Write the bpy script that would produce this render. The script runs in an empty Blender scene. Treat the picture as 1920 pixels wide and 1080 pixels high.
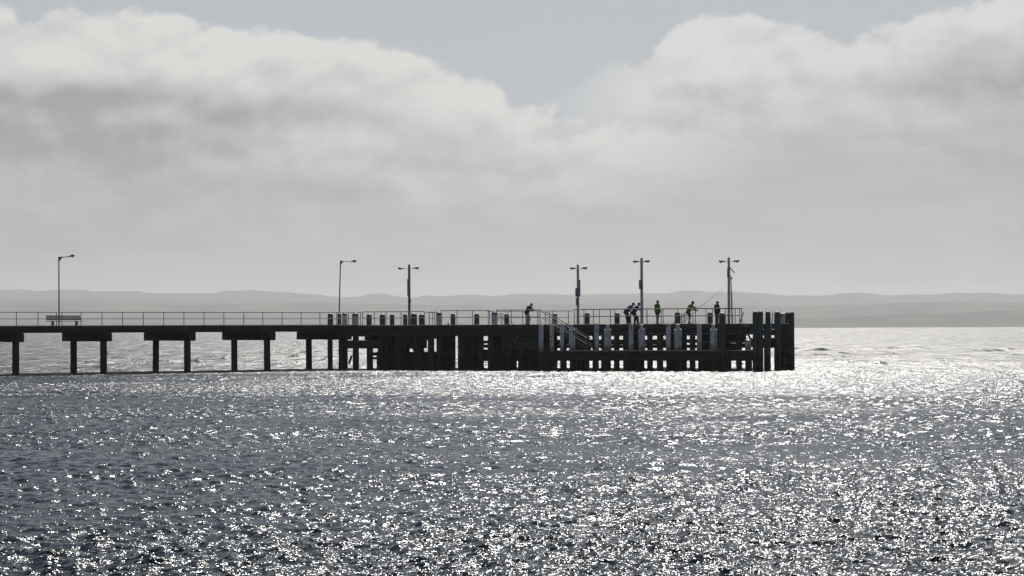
import bpy, bmesh, math, random
import numpy as np
from mathutils import Vector, Matrix

random.seed(7)
rng = np.random.default_rng(11)
scene = bpy.context.scene
C = scene.collection
R = math.radians

# ------------------------------------------------------------------ camera
FPX, EYE, AXIS_Y, ROLL = 4000.0, 3.4, 615.1, 0.004
cam_data = bpy.data.cameras.new('camera')
cam = bpy.data.objects.new('camera', cam_data)
C.objects.link(cam)
cam.location = (0, 0, EYE)
cam.rotation_euler = (Matrix.Rotation(R(90), 3, 'X') @ Matrix.Rotation(-ROLL, 3, 'Z')).to_euler()
cam_data.sensor_width = 36.0
cam_data.lens = 36.0 * FPX / 1920.0
cam_data.shift_y = (AXIS_Y - 540.0) / 1920.0
cam_data.clip_start = 0.5
cam_data.clip_end = 60000
scene.camera = cam

# ------------------------------------------------------------------ exposure
SUN_ELEV, SUN_AZ = R(51), R(8)          # azimuth measured from +Y towards +X
vs = scene.view_settings
vs.view_transform = 'Standard'
vs.look = 'None'
vs.exposure = 0.0
vs.gamma = 1.0
vs.use_curve_mapping = False
scene.cycles.max_bounces = 3
scene.cycles.use_denoising = True
scene.cycles.use_adaptive_sampling = False
scene.cycles.volume_bounces = 0
scene.cycles.sample_clamp_direct = 16.0
scene.cycles.sample_clamp_indirect = 4


# ------------------------------------------------------------------ node expression helper
class X:
    """A socket (or number) with arithmetic."""
    tree = None

    def __init__(self, s):
        self.s = s

    @staticmethod
    def m(op, *args, clamp=False):
        n = X.tree.nodes.new('ShaderNodeMath')
        n.operation = op
        n.use_clamp = clamp
        for i, a in enumerate(args):
            X.put(a, n.inputs[i])
        return X(n.outputs[0])

    @staticmethod
    def put(a, sock):
        if isinstance(a, X):
            X.tree.links.new(a.s, sock)
        elif isinstance(a, (int, float)):
            try:
                sock.default_value = a
            except TypeError:
                sock.default_value = (a, a, a)
        else:
            v = tuple(a)
            if len(sock.default_value) == 4 and len(v) == 3:
                v = v + (1,)
            sock.default_value = v

    def __add__(s, o): return X.m('ADD', s, o)
    def __radd__(s, o): return X.m('ADD', o, s)
    def __sub__(s, o): return X.m('SUBTRACT', s, o)
    def __rsub__(s, o): return X.m('SUBTRACT', o, s)
    def __mul__(s, o): return X.m('MULTIPLY', s, o)
    def __rmul__(s, o): return X.m('MULTIPLY', o, s)
    def __truediv__(s, o): return X.m('DIVIDE', s, o)
    def __rtruediv__(s, o): return X.m('DIVIDE', o, s)
    def __neg__(s): return X.m('MULTIPLY', s, -1.0)


def new(kind, **kw):
    n = X.tree.nodes.new(kind)
    for k, v in kw.items():
        setattr(n, k, v)
    return n


def sstep(a, b, x):
    n = new('ShaderNodeMapRange', interpolation_type='SMOOTHSTEP')
    X.put(x, n.inputs['Value'])
    n.inputs['From Min'].default_value = a
    n.inputs['From Max'].default_value = b
    n.inputs['To Min'].default_value = 0
    n.inputs['To Max'].default_value = 1
    return X(n.outputs['Result'])


def falls(a, b, x):
    return 1.0 - sstep(a, b, x)


def gauss(x, mu, sig):
    d = (x - mu) * (1.0 / sig)
    return X.m('EXPONENT', (d * d) * -1.0)


def mixc(f, a, b):
    n = new('ShaderNodeMix', data_type='RGBA')
    X.put(f, n.inputs[0])
    X.put(a, n.inputs[6])
    X.put(b, n.inputs[7])
    return X(n.outputs[2])


def vscale(v, sc, off=(0, 0, 0)):
    n = new('ShaderNodeVectorMath', operation='MULTIPLY_ADD')
    X.put(v, n.inputs[0])
    n.inputs[1].default_value = sc
    n.inputs[2].default_value = off
    return X(n.outputs[0])


def noise(v, scale, detail=4, rough=0.5, color=False, dist=0.0):
    n = new('ShaderNodeTexNoise')
    X.put(v, n.inputs['Vector'])
    n.inputs['Scale'].default_value = scale
    n.inputs['Detail'].default_value = detail
    n.inputs['Roughness'].default_value = rough
    n.inputs['Distortion'].default_value = dist
    return X(n.outputs['Color' if color else 'Fac'])


def curve(x, pts, lo, hi, vlo, vhi):
    """Piecewise curve through pts (x, value)."""
    n = new('ShaderNodeFloatCurve')
    u = (x - lo) * (1.0 / (hi - lo))
    X.put(u, n.inputs['Value'])
    c = n.mapping.curves[0]
    P = [((p[0] - lo) / (hi - lo), (p[1] - vlo) / (vhi - vlo)) for p in pts]
    while len(c.points) < len(P):
        c.points.new(0.5, 0.5)
    for q, p in zip(c.points, P):
        q.location = p
        q.handle_type = 'AUTO_CLAMPED'
    n.mapping.extend = 'HORIZONTAL'
    n.mapping.update()
    return X(n.outputs[0]) * (vhi - vlo) + vlo


def srgb(r, g, b):
    f = lambda c: (c / 255) / 12.92 if c / 255 <= 0.04045 else ((c / 255 + 0.055) / 1.055) ** 2.4
    return (f(r), f(g), f(b))


# ------------------------------------------------------------------ sky
SKY = 0.075
world = bpy.data.worlds.new('World')
scene.world = world
world.use_nodes = True
world.cycles.sampling_method = 'MANUAL'
world.cycles.sample_map_resolution = 512
X.tree = world.node_tree
X.tree.nodes.clear()
wo = new('ShaderNodeOutputWorld')
bg = new('ShaderNodeBackground')
bg.inputs['Strength'].default_value = SKY
X.tree.links.new(bg.outputs[0], wo.inputs[0])
sky = new('ShaderNodeTexSky')
sky.sky_type = 'NISHITA'
sky.sun_disc = False
sky.sun_elevation = SUN_ELEV
sky.sun_rotation = SUN_AZ
sky.altitude = 5
sky.air_density = 0.85
sky.dust_density = 0.6
sky.ozone_density = 1.0

tc = new('ShaderNodeTexCoord')
d = X(tc.outputs['Generated'])
sep = new('ShaderNodeSeparateXYZ')
X.put(d, sep.inputs[0])
dx, dy, dz = (X(o) for o in sep.outputs)
az = X.m('ARCTAN2', dx, dy)
s = az * 4000.0                                   # azimuth, right positive
t = X.m('ARCSINE', dz) * 4000.0                   # elevation above the horizon
px = lambda x: x - 960.0
el = lambda x, y: 615.1 - y - 0.004 * (x - 960)

big = noise(vscale(d, (1, 1, 1.7)), 13.0, 5, 0.56)
mid = noise(vscale(d, (1, 1, 1.5), (3.1, 1.7, 0.4)), 42.0, 5, 0.62)
off = (0.0045, 0.0, 0.0075)
big_s = noise(vscale(d, (1, 1, 1.7), (off[0], off[1], off[2] * 1.7)), 13.0, 5, 0.56)
relief = (big - big_s) * 1.8
lump = (big - 0.5) * 150.0 + (mid - 0.5) * 75.0

out_of_view = sstep(1050, 1600, X.m('ABSOLUTE', s))
wide = noise(vscale(d, (1, 1, 1)), 3.0, 2, 0.5)

top1_pts = [(-40, 20), (30, 30), (75, 62), (125, 45), (180, 35), (290, 32), (345, 50), (400, 55), (490, 50), (550, 66),
            (640, 82), (760, 97), (860, 130), (925, 152), (965, 195), (1055, 226), (1085, 238), (1250, 243), (1400, 262),
            (1530, 286), (1620, 272), (1720, 292), (1840, 318), (1960, 330)]
top1 = curve(s, [(px(x), el(x, y)) for x, y in top1_pts], -1000, 1000, 0, 700)
top2_pts = [(900, 330), (1000, 250), (1080, 172), (1130, 128), (1200, 112), (1240, 86), (1280, 56), (1330, 36), (1390, 34),
            (1440, 48), (1500, 58), (1545, 74), (1575, 74), (1625, 56), (1700, 46), (1780, 34), (1850, 30), (1920, 10), (1960, 0)]
top2 = curve(s, [(px(x), el(x, y)) for x, y in top2_pts], -1000, 1000, 0, 700)
far_top = (wide - 0.5) * 2400.0 + 560.0
top1 = top1 * (1.0 - out_of_view) + far_top * out_of_view
top2 = top2 * (1.0 - out_of_view) + (far_top - 260.0) * out_of_view

bright, grey = srgb(216, 216, 213), srgb(153, 153, 154)
k = 1.0 / SKY
sc3 = lambda c: tuple(v * k for v in c)

thin = mixc(0.88, X(sky.outputs[0]), sc3(srgb(181, 184, 188)))        # milky high veil over the clear sky
veil = falls(640, 1500, t)
colour = mixc(veil, mixc(0.25, X(sky.outputs[0]), sc3(srgb(112, 116, 120))), thin)

# right-hand cumulus
rim = (big - 0.5) * 75.0 + (mid - 0.5) * 85.0
d2 = top2 + rim - t
a2 = sstep(-6, 14, d2) * sstep(235, 400, t + lump * 0.5) * sstep(60, 330, s + lump)
core2 = sstep(40, 150, d2 + lump * 0.7) * (0.30 + 0.70 * sstep(520, 900, s))
lit2 = X.m('MULTIPLY', relief, 1.7)
c2 = mixc(X.m('ADD', core2 * 0.72 + (0.5 - mid) * 0.36, lit2 * -1.0, clamp=True), sc3(bright), sc3(grey))
colour = mixc(a2 * 0.93, colour, c2)

# long cloud bank reaching from the left down to the right
d1 = top1 + rim - t
a1 = sstep(-6, 15, d1)
base1 = gauss(t, 412.0, 36.0) * falls(-500, 60, s + lump) * 0.40
core1 = sstep(40, 190, d1 + lump * 0.8) * (0.45 + 0.26 * falls(-900, -200, s))
c1 = mixc(X.m('ADD', core1 + base1 + (0.5 - mid) * 0.36, relief * -1.6, clamp=True), sc3(bright), sc3(grey))
fade1 = 1.0 - 0.25 * sstep(80, 500, s)
colour = mixc(a1 * fade1, colour, c1)

# flat grey stratus and haze low over the horizon
low = noise(vscale(d, (1, 1, 5.0), (0.6, 0.2, 0.9)), 9.0, 3, 0.55)
lowc = mixc(sstep(0.35, 0.65, low + gauss(s, 60.0, 600.0) * 0.12), sc3(srgb(158, 158, 157)), sc3(srgb(173, 172, 169)))
colour = mixc(falls(110, 420, t + lump * 0.5 - 130.0 * sstep(150, 600, s)) * 0.86, colour, lowc)
X.put(colour, bg.inputs['Color'])

# ------------------------------------------------------------------ sun
sd = bpy.data.lights.new('sun', 'SUN')
sd.energy = 4.6
sd.angle = R(0.53)
sd.color = (1.0, 0.965, 0.91)
sun = bpy.data.objects.new('sun', sd)
C.objects.link(sun)
to_sun = Vector((math.sin(SUN_AZ) * math.cos(SUN_ELEV), math.cos(SUN_AZ) * math.cos(SUN_ELEV), math.sin(SUN_ELEV)))
sun.rotation_euler = to_sun.to_track_quat('Z', 'Y').to_euler()
sun.location = (0, 0, 60)


# ------------------------------------------------------------------ materials
def material(name):
    m = bpy.data.materials.new(name)
    m.use_nodes = True
    X.tree = m.node_tree
    X.tree.nodes.clear()
    o = new('ShaderNodeOutputMaterial')
    p = new('ShaderNodeBsdfPrincipled')
    X.tree.links.new(p.outputs[0], o.inputs[0])
    return m, p


def surface(name, c1, c2, scale=(3, 3, 3), rough=0.7, metal=0.0, bump=0.01, detail=5, lo=0.38, hi=0.62, spec=0.4):
    m, p = material(name)
    v = X(new('ShaderNodeTexCoord').outputs['Object'])
    n = noise(vscale(v, scale), 1.0, detail, 0.6)
    X.put(mixc(sstep(lo, hi, n), c1, c2), p.inputs['Base Color'])
    f = noise(vscale(v, tuple(k * 4 for k in scale)), 1.0, 3, 0.6)
    X.put(rough + (f - 0.5) * 0.25, p.inputs['Roughness'])
    p.inputs['Metallic'].default_value = metal
    p.inputs['Specular IOR Level'].default_value = spec
    if bump:
        b = new('ShaderNodeBump')
        b.inputs['Distance'].default_value = bump
        X.put(n + f * 0.4, b.inputs['Height'])
        X.tree.links.new(b.outputs[0], p.inputs['Normal'])
    return m


def pile_mat(name, dry1, dry2, wet, tide):
    """Upright timber: grain, and a dark weed-covered foot up to the tide line."""
    m, p = material(name)
    g = X(new('ShaderNodeNewGeometry').outputs['Position'])
    sp = new('ShaderNodeSeparateXYZ')
    X.put(g, sp.inputs[0])
    n = noise(vscale(g, (9, 9, 0.9)), 1.0, 5, 0.6)
    e = noise(g, 3.0, 4, 0.6)
    col = mixc(sstep(0.36, 0.64, n), dry1, dry2)
    col = mixc(falls(tide - 0.25, tide + 0.25, X(sp.outputs[2]) + (e - 0.5) * 0.8), col, wet)
    X.put(col, p.inputs['Base Color'])
    p.inputs['Roughness'].default_value = 0.75
    b = new('ShaderNodeBump')
    b.inputs['Distance'].default_value = 0.012
    X.put(n, b.inputs['Height'])
    X.tree.links.new(b.outputs[0], p.inputs['Normal'])
    return m


M = {}
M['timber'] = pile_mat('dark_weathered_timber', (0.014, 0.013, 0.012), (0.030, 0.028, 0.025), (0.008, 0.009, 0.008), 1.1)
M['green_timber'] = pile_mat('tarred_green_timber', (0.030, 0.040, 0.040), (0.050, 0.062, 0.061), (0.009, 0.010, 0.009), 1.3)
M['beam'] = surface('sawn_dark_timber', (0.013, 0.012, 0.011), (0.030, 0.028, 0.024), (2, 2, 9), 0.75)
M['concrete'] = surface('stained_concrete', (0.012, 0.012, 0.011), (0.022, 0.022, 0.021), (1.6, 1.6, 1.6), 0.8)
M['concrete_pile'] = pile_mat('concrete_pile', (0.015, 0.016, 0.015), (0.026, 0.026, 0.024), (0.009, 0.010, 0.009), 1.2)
M['white'], p = material('grimy_white_paint')
g = X(new('ShaderNodeNewGeometry').outputs['Position'])
sp = new('ShaderNodeSeparateXYZ')
X.put(g, sp.inputs[0])
n = noise(vscale(g, (14, 14, 0.8)), 1.0, 5, 0.62)                   # rain streaks
e = noise(vscale(g, (3, 3, 2.0)), 1.0, 4, 0.6)                      # flaking patches
col = mixc(sstep(0.40, 0.62, n), (0.62, 0.64, 0.65), (0.36, 0.37, 0.37))
col = mixc(sstep(0.56, 0.64, e), col, (0.20, 0.19, 0.17))
col = mixc(falls(1.7, 2.15, X(sp.outputs[2]) + (n - 0.5) * 1.6), col, (0.16, 0.165, 0.15))   # splash-stained foot
X.put(col, p.inputs['Base Color'])
p.inputs['Roughness'].default_value = 0.55
M['cap'] = surface('black_cap', (0.02, 0.02, 0.022), (0.04, 0.04, 0.042), (8, 8, 8), 0.42, spec=0.6, bump=0.003)
M['bollard'] = surface('tarred_bollard', (0.045, 0.05, 0.042), (0.075, 0.078, 0.066), (6, 6, 1.5), 0.6)
M['steel'] = surface('galvanised_steel', (0.13, 0.135, 0.14), (0.21, 0.215, 0.22), (7, 7, 7), 0.6, metal=0.2, bump=0.001)
M['pale_rail'] = surface('worn_pale_rail', (0.28, 0.27, 0.25), (0.42, 0.40, 0.37), (7, 7, 7), 0.55, metal=0.1, bump=0.001)
M['pole_steel'] = surface('grey_pole_steel', (0.10, 0.105, 0.11), (0.16, 0.165, 0.17), (5, 5, 2), 0.5, metal=0.2, bump=0.002)
M['pole_white'] = surface('faded_pole_timber', (0.30, 0.32, 0.34), (0.42, 0.44, 0.46), (8, 8, 1), 0.6, bump=0.006)
M['pole_dark'] = surface('weathered_pole_timber', (0.14, 0.14, 0.14), (0.22, 0.22, 0.215), (8, 8, 1), 0.7, bump=0.006)
M['lamp'] = surface('dark_lamp_housing', (0.025, 0.025, 0.03), (0.05, 0.05, 0.055), (9, 9, 9), 0.45, bump=0.001)
M['box'] = surface('grey_cabinet_paint', (0.13, 0.14, 0.155), (0.19, 0.20, 0.215), (5, 5, 5), 0.5, bump=0.001)
M['bench'] = surface('bench_slat_timber', (0.09, 0.09, 0.095), (0.15, 0.15, 0.15), (3, 14, 14), 0.65, bump=0.004)
M['rubber'] = surface('black_rubber', (0.02, 0.02, 0.02), (0.035, 0.035, 0.035), (6, 6, 6), 0.7, bump=0.003)
M['skin'] = surface('skin', (0.20, 0.12, 0.085), (0.27, 0.165, 0.12), (14, 14, 14), 0.55, bump=0.0)
M['hair'] = surface('dark_hair', (0.012, 0.010, 0.009), (0.03, 0.025, 0.02), (30, 30, 9), 0.6, bump=0.002)
M['eye'] = surface('eye', (0.02, 0.02, 0.02), (0.05, 0.05, 0.05), (9, 9, 9), 0.2, bump=0.0)


def cloth(name, c, v=0.25):
    return surface('cloth_' + name, tuple(k * (1 - v) for k in c), tuple(k * (1 + v) for k in c), (9, 9, 6), 0.85, bump=0.006, spec=0.2)


M['lens'], _p = material('lamp_lens')
_v = X(new('ShaderNodeTexCoord').outputs['Object'])
X.put(mixc(noise(_v, 30.0, 3), (0.5, 0.5, 0.46), (0.7, 0.7, 0.66)), _p.inputs['Base Color'])
_p.inputs['Roughness'].default_value = 0.3
_p.inputs['Transmission Weight'].default_value = 0.5

# sea surface: choppy water; the ripples too fine for the mesh are slopes added to its normal
M['sea'], p = material('sea_water')
g = X(new('ShaderNodeNewGeometry').outputs['Position'])
nrm = X(new('ShaderNodeNewGeometry').outputs['Normal'])
sp = new('ShaderNodeSeparateXYZ')
X.put(g, sp.inputs[0])
gx, gy, gz = (X(o) for o in sp.outputs)
dist = X.m('SQRT', gx * gx + gy * gy)
gust = noise(vscale(g, (0.020, 0.055, 0.0)), 1.0, 3, 0.55)               # cat's paws and slicks
gust2 = noise(vscale(g, (0.10, 0.22, 0.0), (5, 2, 0)), 1.0, 2, 0.55)
lee = sstep(38, 60, dist) * falls(135, 185, gy - 0.10 * gx)              # water sheltered by the wharf
gustf = 1.0 + (gust - 0.5) * 1.5 + (gust2 - 0.5) * 0.9
calm = X.m('MAXIMUM', 0.35, gustf - 0.12 * lee + 0.30 * falls(32, 52, dist - 0.9 * gx))
s1 = noise(vscale(g, (4.0, 6.0, 0)), 1.0, 2, 0.55, color=True)           # half-metre wavelets
s2 = noise(vscale(g, (19.0, 27.0, 0), (7, 3, 0)), 1.0, 2, 0.6, color=True)  # ripples
s3 = noise(vscale(g, (0.9, 0.06, 0), (1, 9, 0)), 1.0, 4, 0.7, color=True)  # long chop, for the open water
farw = sstep(110, 260, dist)
midw = sstep(45, 110, dist)


def chan(v):
    q = new('ShaderNodeSeparateXYZ')
    X.put(v, q.inputs[0])
    return X(q.outputs[0]) - 0.5, X(q.outputs[1]) - 0.5


(ax1, ay1), (ax2, ay2), (ax3, ay3) = chan(s1), chan(s2), chan(s3)
streak = noise(vscale(g, (0.16, 0.016, 0), (4, 4, 0)), 1.0, 4, 0.6)            # wind lanes and crests out on the open water
open_ = farw * X.m('MAXIMUM', 0.1, 1.0 + (streak - 0.5) * 3.2)
sx = (ax1 * (0.6 + 0.9 * midw + 0.9 * farw) + ax2 * 1.5) * calm + ax3 * 1.7 * open_
# wavelets lean: their steep faces look down the wind, towards the beach
lean = 0.04 + 0.20 * sstep(50, 140, dist)
sy = (ay1 * (0.6 + 1.1 * midw - 0.5 * farw) + ay2 * 1.5 - lean) * calm + (ay3 * 0.8 - 0.18) * open_
cmb = new('ShaderNodeCombineXYZ')
X.put(sx, cmb.inputs[0])
X.put(sy, cmb.inputs[1])
add = new('ShaderNodeVectorMath', operation='ADD')
X.put(nrm, add.inputs[0])
X.tree.links.new(cmb.outputs[0], add.inputs[1])
nz = new('ShaderNodeVectorMath', operation='NORMALIZE')
X.tree.links.new(add.outputs[0], nz.inputs[0])
X.tree.links.new(nz.outputs[0], p.inputs['Normal'])
p.inputs['Base Color'].default_value = (0.006, 0.011, 0.013, 1)
p.inputs['IOR'].default_value = 1.333
X.put(0.158 + 0.06 * sstep(50, 170, dist) + 0.12 * farw, p.inputs['Roughness'])

M['hills'] = surface('scrub_covered_hills', (0.030, 0.040, 0.026), (0.075, 0.080, 0.050), (0.004, 0.004, 0.004), 0.95, bump=0, detail=8, spec=0.1)


# ------------------------------------------------------------------ mesh helpers
class MB:
    def __init__(self):
        self.v, self.f = [], []

    def add(self, verts, faces):
        o = len(self.v)
        self.v += [tuple(q) for q in verts]
        self.f += [tuple(i + o for i in fc) for fc in faces]
        return self

    def box(self, cx, cy, cz, sx, sy, sz, bev=0.0):
        hx, hy, hz = sx / 2, sy / 2, sz / 2
        b = min(bev, hx * .45, hy * .45, hz * .45)
        if b <= 0:
            vs_ = [(cx + i * hx, cy + j * hy, cz + k * hz) for k in (-1, 1) for j in (-1, 1) for i in (-1, 1)]
            return self.add(vs_, [(0, 2, 3, 1), (4, 5, 7, 6), (0, 1, 5, 4), (2, 6, 7, 3), (0, 4, 6, 2), (1, 3, 7, 5)])
        prof = []
        for z, ins in ((-hz, b), (-hz + b, 0), (hz - b, 0), (hz, b)):
            prof.append([(cx + x, cy + y, cz + z) for x, y in
                         ((-hx + ins + b, -hy + ins), (hx - ins - b, -hy + ins), (hx - ins, -hy + ins + b), (hx - ins, hy - ins - b),
                          (hx - ins - b, hy - ins), (-hx + ins + b, hy - ins), (-hx + ins, hy - ins - b), (-hx + ins, -hy + ins + b))])
        return self.loft(prof)

    def loft(self, rings, cap=True):
        n = len(rings[0])
        vs_ = [q for r in rings for q in r]
        fs = []
        for i in range(len(rings) - 1):
            for j in range(n):
                a, b = i * n + j, i * n + (j + 1) % n
                fs.append((a, b, b + n, a + n))
        if cap:
            fs.append(tuple(reversed(range(n))))
            fs.append(tuple(range((len(rings) - 1) * n, len(rings) * n)))
        return self.add(vs_, fs)

    def lathe(self, cx, cy, prof, n=14, wob=0.0):
        ph = random.random() * 6
        rings = [[(cx + r * (1 + wob * math.sin(3 * a + ph + z)) * math.cos(a), cy + r * (1 + wob * math.sin(3 * a + ph + z)) * math.sin(a), z)
                  for a in (2 * math.pi * i / n for i in range(n))] for r, z in prof]
        return self.loft(rings)

    def tube(self, pts, rad, n=8):
        P = [Vector(q) for q in pts]
        rr = rad if isinstance(rad, (list, tuple)) else [rad] * len(P)
        rings = []
        prev = None
        for i, q in enumerate(P):
            tan = (P[min(i + 1, len(P) - 1)] - P[max(i - 1, 0)]).normalized()
            if prev is None:
                ref = Vector((0, 0, 1)) if abs(tan.z) < 0.9 else Vector((1, 0, 0))
                u = tan.cross(ref).normalized()
            else:
                u = (prev - tan * prev.dot(tan)).normalized()
            prev = u
            w = tan.cross(u)
            rings.append([q + u * (rr[i] * math.cos(2 * math.pi * j / n)) + w * (rr[i] * math.sin(2 * math.pi * j / n)) for j in range(n)])
        return self.loft(rings)

    def ball(self, c, r, n=10, m=7):
        rx, ry, rz = r if isinstance(r, (tuple, list)) else (r, r, r)
        rings = []
        for i in range(1, m):
            th = math.pi * i / m
            rings.append([(c[0] + rx * math.sin(th) * math.cos(2 * math.pi * j / n), c[1] + ry * math.sin(th) * math.sin(2 * math.pi * j / n),
                           c[2] - rz * math.cos(th)) for j in range(n)])
        return self.loft(rings)

    def limb(self, a, b, ra, rb):
        """Tapered capsule."""
        a, b = Vector(a), Vector(b)
        ax = (b - a).normalized()
        pts, rads = [], []
        for k in (0.95, 0.7, 0.35):
            pts.append(a - ax * ra * k)
            rads.append(ra * math.sqrt(1 - k * k))
        pts.append(a); rads.append(ra)
        pts.append(b); rads.append(rb)
        for k in (0.35, 0.7, 0.95):
            pts.append(b + ax * rb * k)
            rads.append(rb * math.sqrt(1 - k * k))
        return self.tube(pts, rads, 10)

    def build(self, name, mat, parent=None, smooth=True, angle=40):
        me = bpy.data.meshes.new(name)
        me.from_pydata(self.v, [], self.f)
        me.materials.append(M[mat] if isinstance(mat, str) else mat)
        if smooth:
            me.polygons.foreach_set('use_smooth', [True] * len(me.polygons))
            me.set_sharp_from_angle(angle=R(angle))
        me.update()
        o = bpy.data.objects.new(name, me)
        C.objects.link(o)
        if parent:
            o.parent = parent
        return o


def tag(o, label=None, cat=None, group=None, kind=None):
    for k_, v_ in (('label', label), ('category', cat), ('group', group), ('kind', kind)):
        if v_:
            o[k_] = v_
    return o


def empty(name, loc=(0, 0, 0), rz=0.0):
    o = bpy.data.objects.new(name, None)
    o.empty_display_size = 0.3
    o.location = loc
    o.rotation_euler = (0, 0, rz)
    C.objects.link(o)
    return o


def share(me, name, parent, loc=(0, 0, 0), rot=(0, 0, 0), scale=(1, 1, 1)):
    o = bpy.data.objects.new(name, me)
    o.location, o.rotation_euler, o.scale = loc, rot, scale
    o.parent = parent
    C.objects.link(o)
    return o


def zat(pxx, pyy, Y):
    return EYE + Y * ((AXIS_Y - pyy) / FPX - ROLL * (pxx - 960) / FPX)


class Frame:
    """A plan frame: along = a, away from the shore side = n."""

    def __init__(self, ox, oy, ex, ey):
        self.o = Vector((ox, oy))
        self.a = Vector((ex - ox, ey - oy)).normalized()
        self.n = Vector((-self.a.y, self.a.x))
        self.rz = math.atan2(self.a.y, self.a.x)
        self.len = (Vector((ex, ey)) - self.o).length

    def at(self, u, w):
        return self.o + self.a * u + self.n * w

    def u(self, pxx, w):
        kk = (pxx - 960) / FPX
        q = self.o + self.n * w
        return (kk * q.y - q.x) / (self.a.x - kk * self.a.y)

    def Y(self, pxx, w):
        return self.at(self.u(pxx, w), w).y

    def z(self, pxx, pyy, w):
        return zat(pxx, pyy, self.Y(pxx, w))

    def root(self, name):
        return empty(name, (self.o.x, self.o.y, 0), self.rz)


DECK = 3.70
J = Frame(-37.28, 159.5, -13.64, 176.0)                       # walkway, near edge
H = Frame(-14.08, 176.0, (1410 - 960) / FPX * 167, 167.0)     # wharf head, near edge

# ------------------------------------------------------------------ sea
SLOPE = 0.35


def build_sea():
    lo, hi = R(-16.5), R(16.5)
    dense = np.linspace(lo, hi, 600)
    rest = np.linspace(hi, lo + 2 * math.pi, 110)[1:-1]
    ang = np.concatenate([dense, rest])
    r1 = np.concatenate([np.geomspace(9, 23, 60), np.geomspace(23, 340, 1850)[1:]])
    r2 = np.geomspace(340, 17400, 70)[1:]
    rad = np.concatenate([[2.0, 5.0], r1, r2])
    nr, na = len(rad), len(ang)
    Rr, Aa = np.meshgrid(rad, ang, indexing='ij')
    x = (Rr * np.sin(Aa)).ravel()
    y = (Rr * np.cos(Aa)).ravel()
    # local mesh spacing decides which waves the mesh can carry
    drow = np.gradient(rad)
    dcol = np.gradient(np.unwrap(np.concatenate([ang, [ang[0] + 2 * math.pi]])))[:-1]
    sp_ = np.maximum(drow[:, None], 0.6 * Rr * dcol[None, :]).ravel()
    z = np.zeros_like(x)
    N = 170
    lam = np.exp(rng.uniform(np.log(0.10), np.log(1.5), N))
    th = rng.normal(R(-100), R(58), N)                  # wind blowing towards the viewer, a little to the left
    ph = rng.uniform(0, 2 * math.pi, N)
    kk = 2 * math.pi / lam
    slope = SLOPE * math.sqrt(2.0 / N)
    x32, y32, z = x.astype(np.float32), y.astype(np.float32), z.astype(np.float32)
    order = np.argsort(sp_)
    xs_, ys_, ss_ = x32[order], y32[order], sp_[order]
    zs_ = np.zeros_like(xs_)
    for i in range(N):
        n_ = int(np.searchsorted(ss_, lam[i] / 2.2))
        if n_ == 0:
            continue
        w = np.clip((lam[i] / ss_[:n_] - 2.2) / 1.6, 0, 1).astype(np.float32)
        amp = slope * min(1.1, (0.4 / lam[i]) ** 0.6) / kk[i]
        zs_[:n_] += w * np.float32(amp) * np.sin(np.float32(kk[i] * math.cos(th[i])) * xs_[:n_] + np.float32(kk[i] * math.sin(th[i])) * ys_[:n_] + np.float32(ph[i]))
    zs_ += 1.0 * np.clip(zs_, 0, None) ** 2             # sharper crests
    z[order] = zs_
    # lulls and gusts: cat's paws, a lee behind the wharf, livelier water on the near side
    def vn(q, seed):
        tb = np.random.default_rng(seed).uniform(0, 1, (64, 64))
        ix, iy = np.floor(q[0]).astype(int), np.floor(q[1]).astype(int)
        fx, fy = q[0] - ix, q[1] - iy
        fx, fy = fx * fx * (3 - 2 * fx), fy * fy * (3 - 2 * fy)
        a_, b_ = tb[ix % 64, iy % 64], tb[(ix + 1) % 64, iy % 64]
        c_, d_ = tb[ix % 64, (iy + 1) % 64], tb[(ix + 1) % 64, (iy + 1) % 64]
        return (a_ * (1 - fx) + b_ * fx) * (1 - fy) + (c_ * (1 - fx) + d_ * fx) * fy
    pat = vn((x / 26 + y / 90, y / 8.5 - x / 60), 4) * 0.6 + vn((x / 7, y / 3.2 - x / 25), 8) * 0.4
    near_ = np.clip((44 - y + 0.9 * x) / 14, 0, 1)
    z = z * (0.42 + 0.98 * pat + 0.34 * near_)
    # a few steeper crests standing up out of the open water
    r_ = np.random.default_rng(21)
    crests = [((1537 - 960) / FPX * 302, 302, 1.5, 0.36), ((1866 - 960) / FPX * 288, 288, 1.0, 0.26), ((1672 - 960) / FPX * 330, 330, 1.0, 0.30)]
    crests += [(r_.uniform(-75, 75), r_.uniform(190, 330), r_.uniform(0.5, 1.5), r_.uniform(0.10, 0.26)) for _ in range(90)]
    for cx_, cy_, wx_, hh_ in crests:
        m_ = (np.abs(x - cx_) < wx_ * 3.2) & (np.abs(y - cy_) < 6)
        if m_.any():
            fx_ = np.exp(-((x[m_] - cx_) / wx_) ** 2) + 0.25 * np.exp(-((x[m_] - cx_) / (wx_ * 2)) ** 2)
            fy_ = y[m_] - cy_ - 0.12 * (x[m_] - cx_)
            z[m_] += hh_ * fx_ * np.exp(-(fy_ / np.where(fy_ < 0, 0.55, 1.8)) ** 2)
    co = np.column_stack([x, y, z]).astype(np.float32)
    me = bpy.data.meshes.new('sea')
    i = np.arange(nr - 1)[:, None] * na
    j = np.arange(na)[None, :]
    jn = (j + 1) % na
    quads = np.stack([i + j, i + jn, i + jn + na, i + j + na], -1).reshape(-1, 4)[:, ::-1]
    nq = len(quads)
    fan = np.array(list(range(na)))[::-1]
    me.vertices.add(len(co))
    me.vertices.foreach_set('co', co.ravel())
    idx = np.concatenate([quads.ravel(), fan]).astype(np.int32)
    me.loops.add(len(idx))
    me.loops.foreach_set('vertex_index', idx)
    me.polygons.add(nq + 1)
    st = np.concatenate([np.arange(nq) * 4, [nq * 4]]).astype(np.int32)
    me.polygons.foreach_set('loop_start', st)
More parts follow.
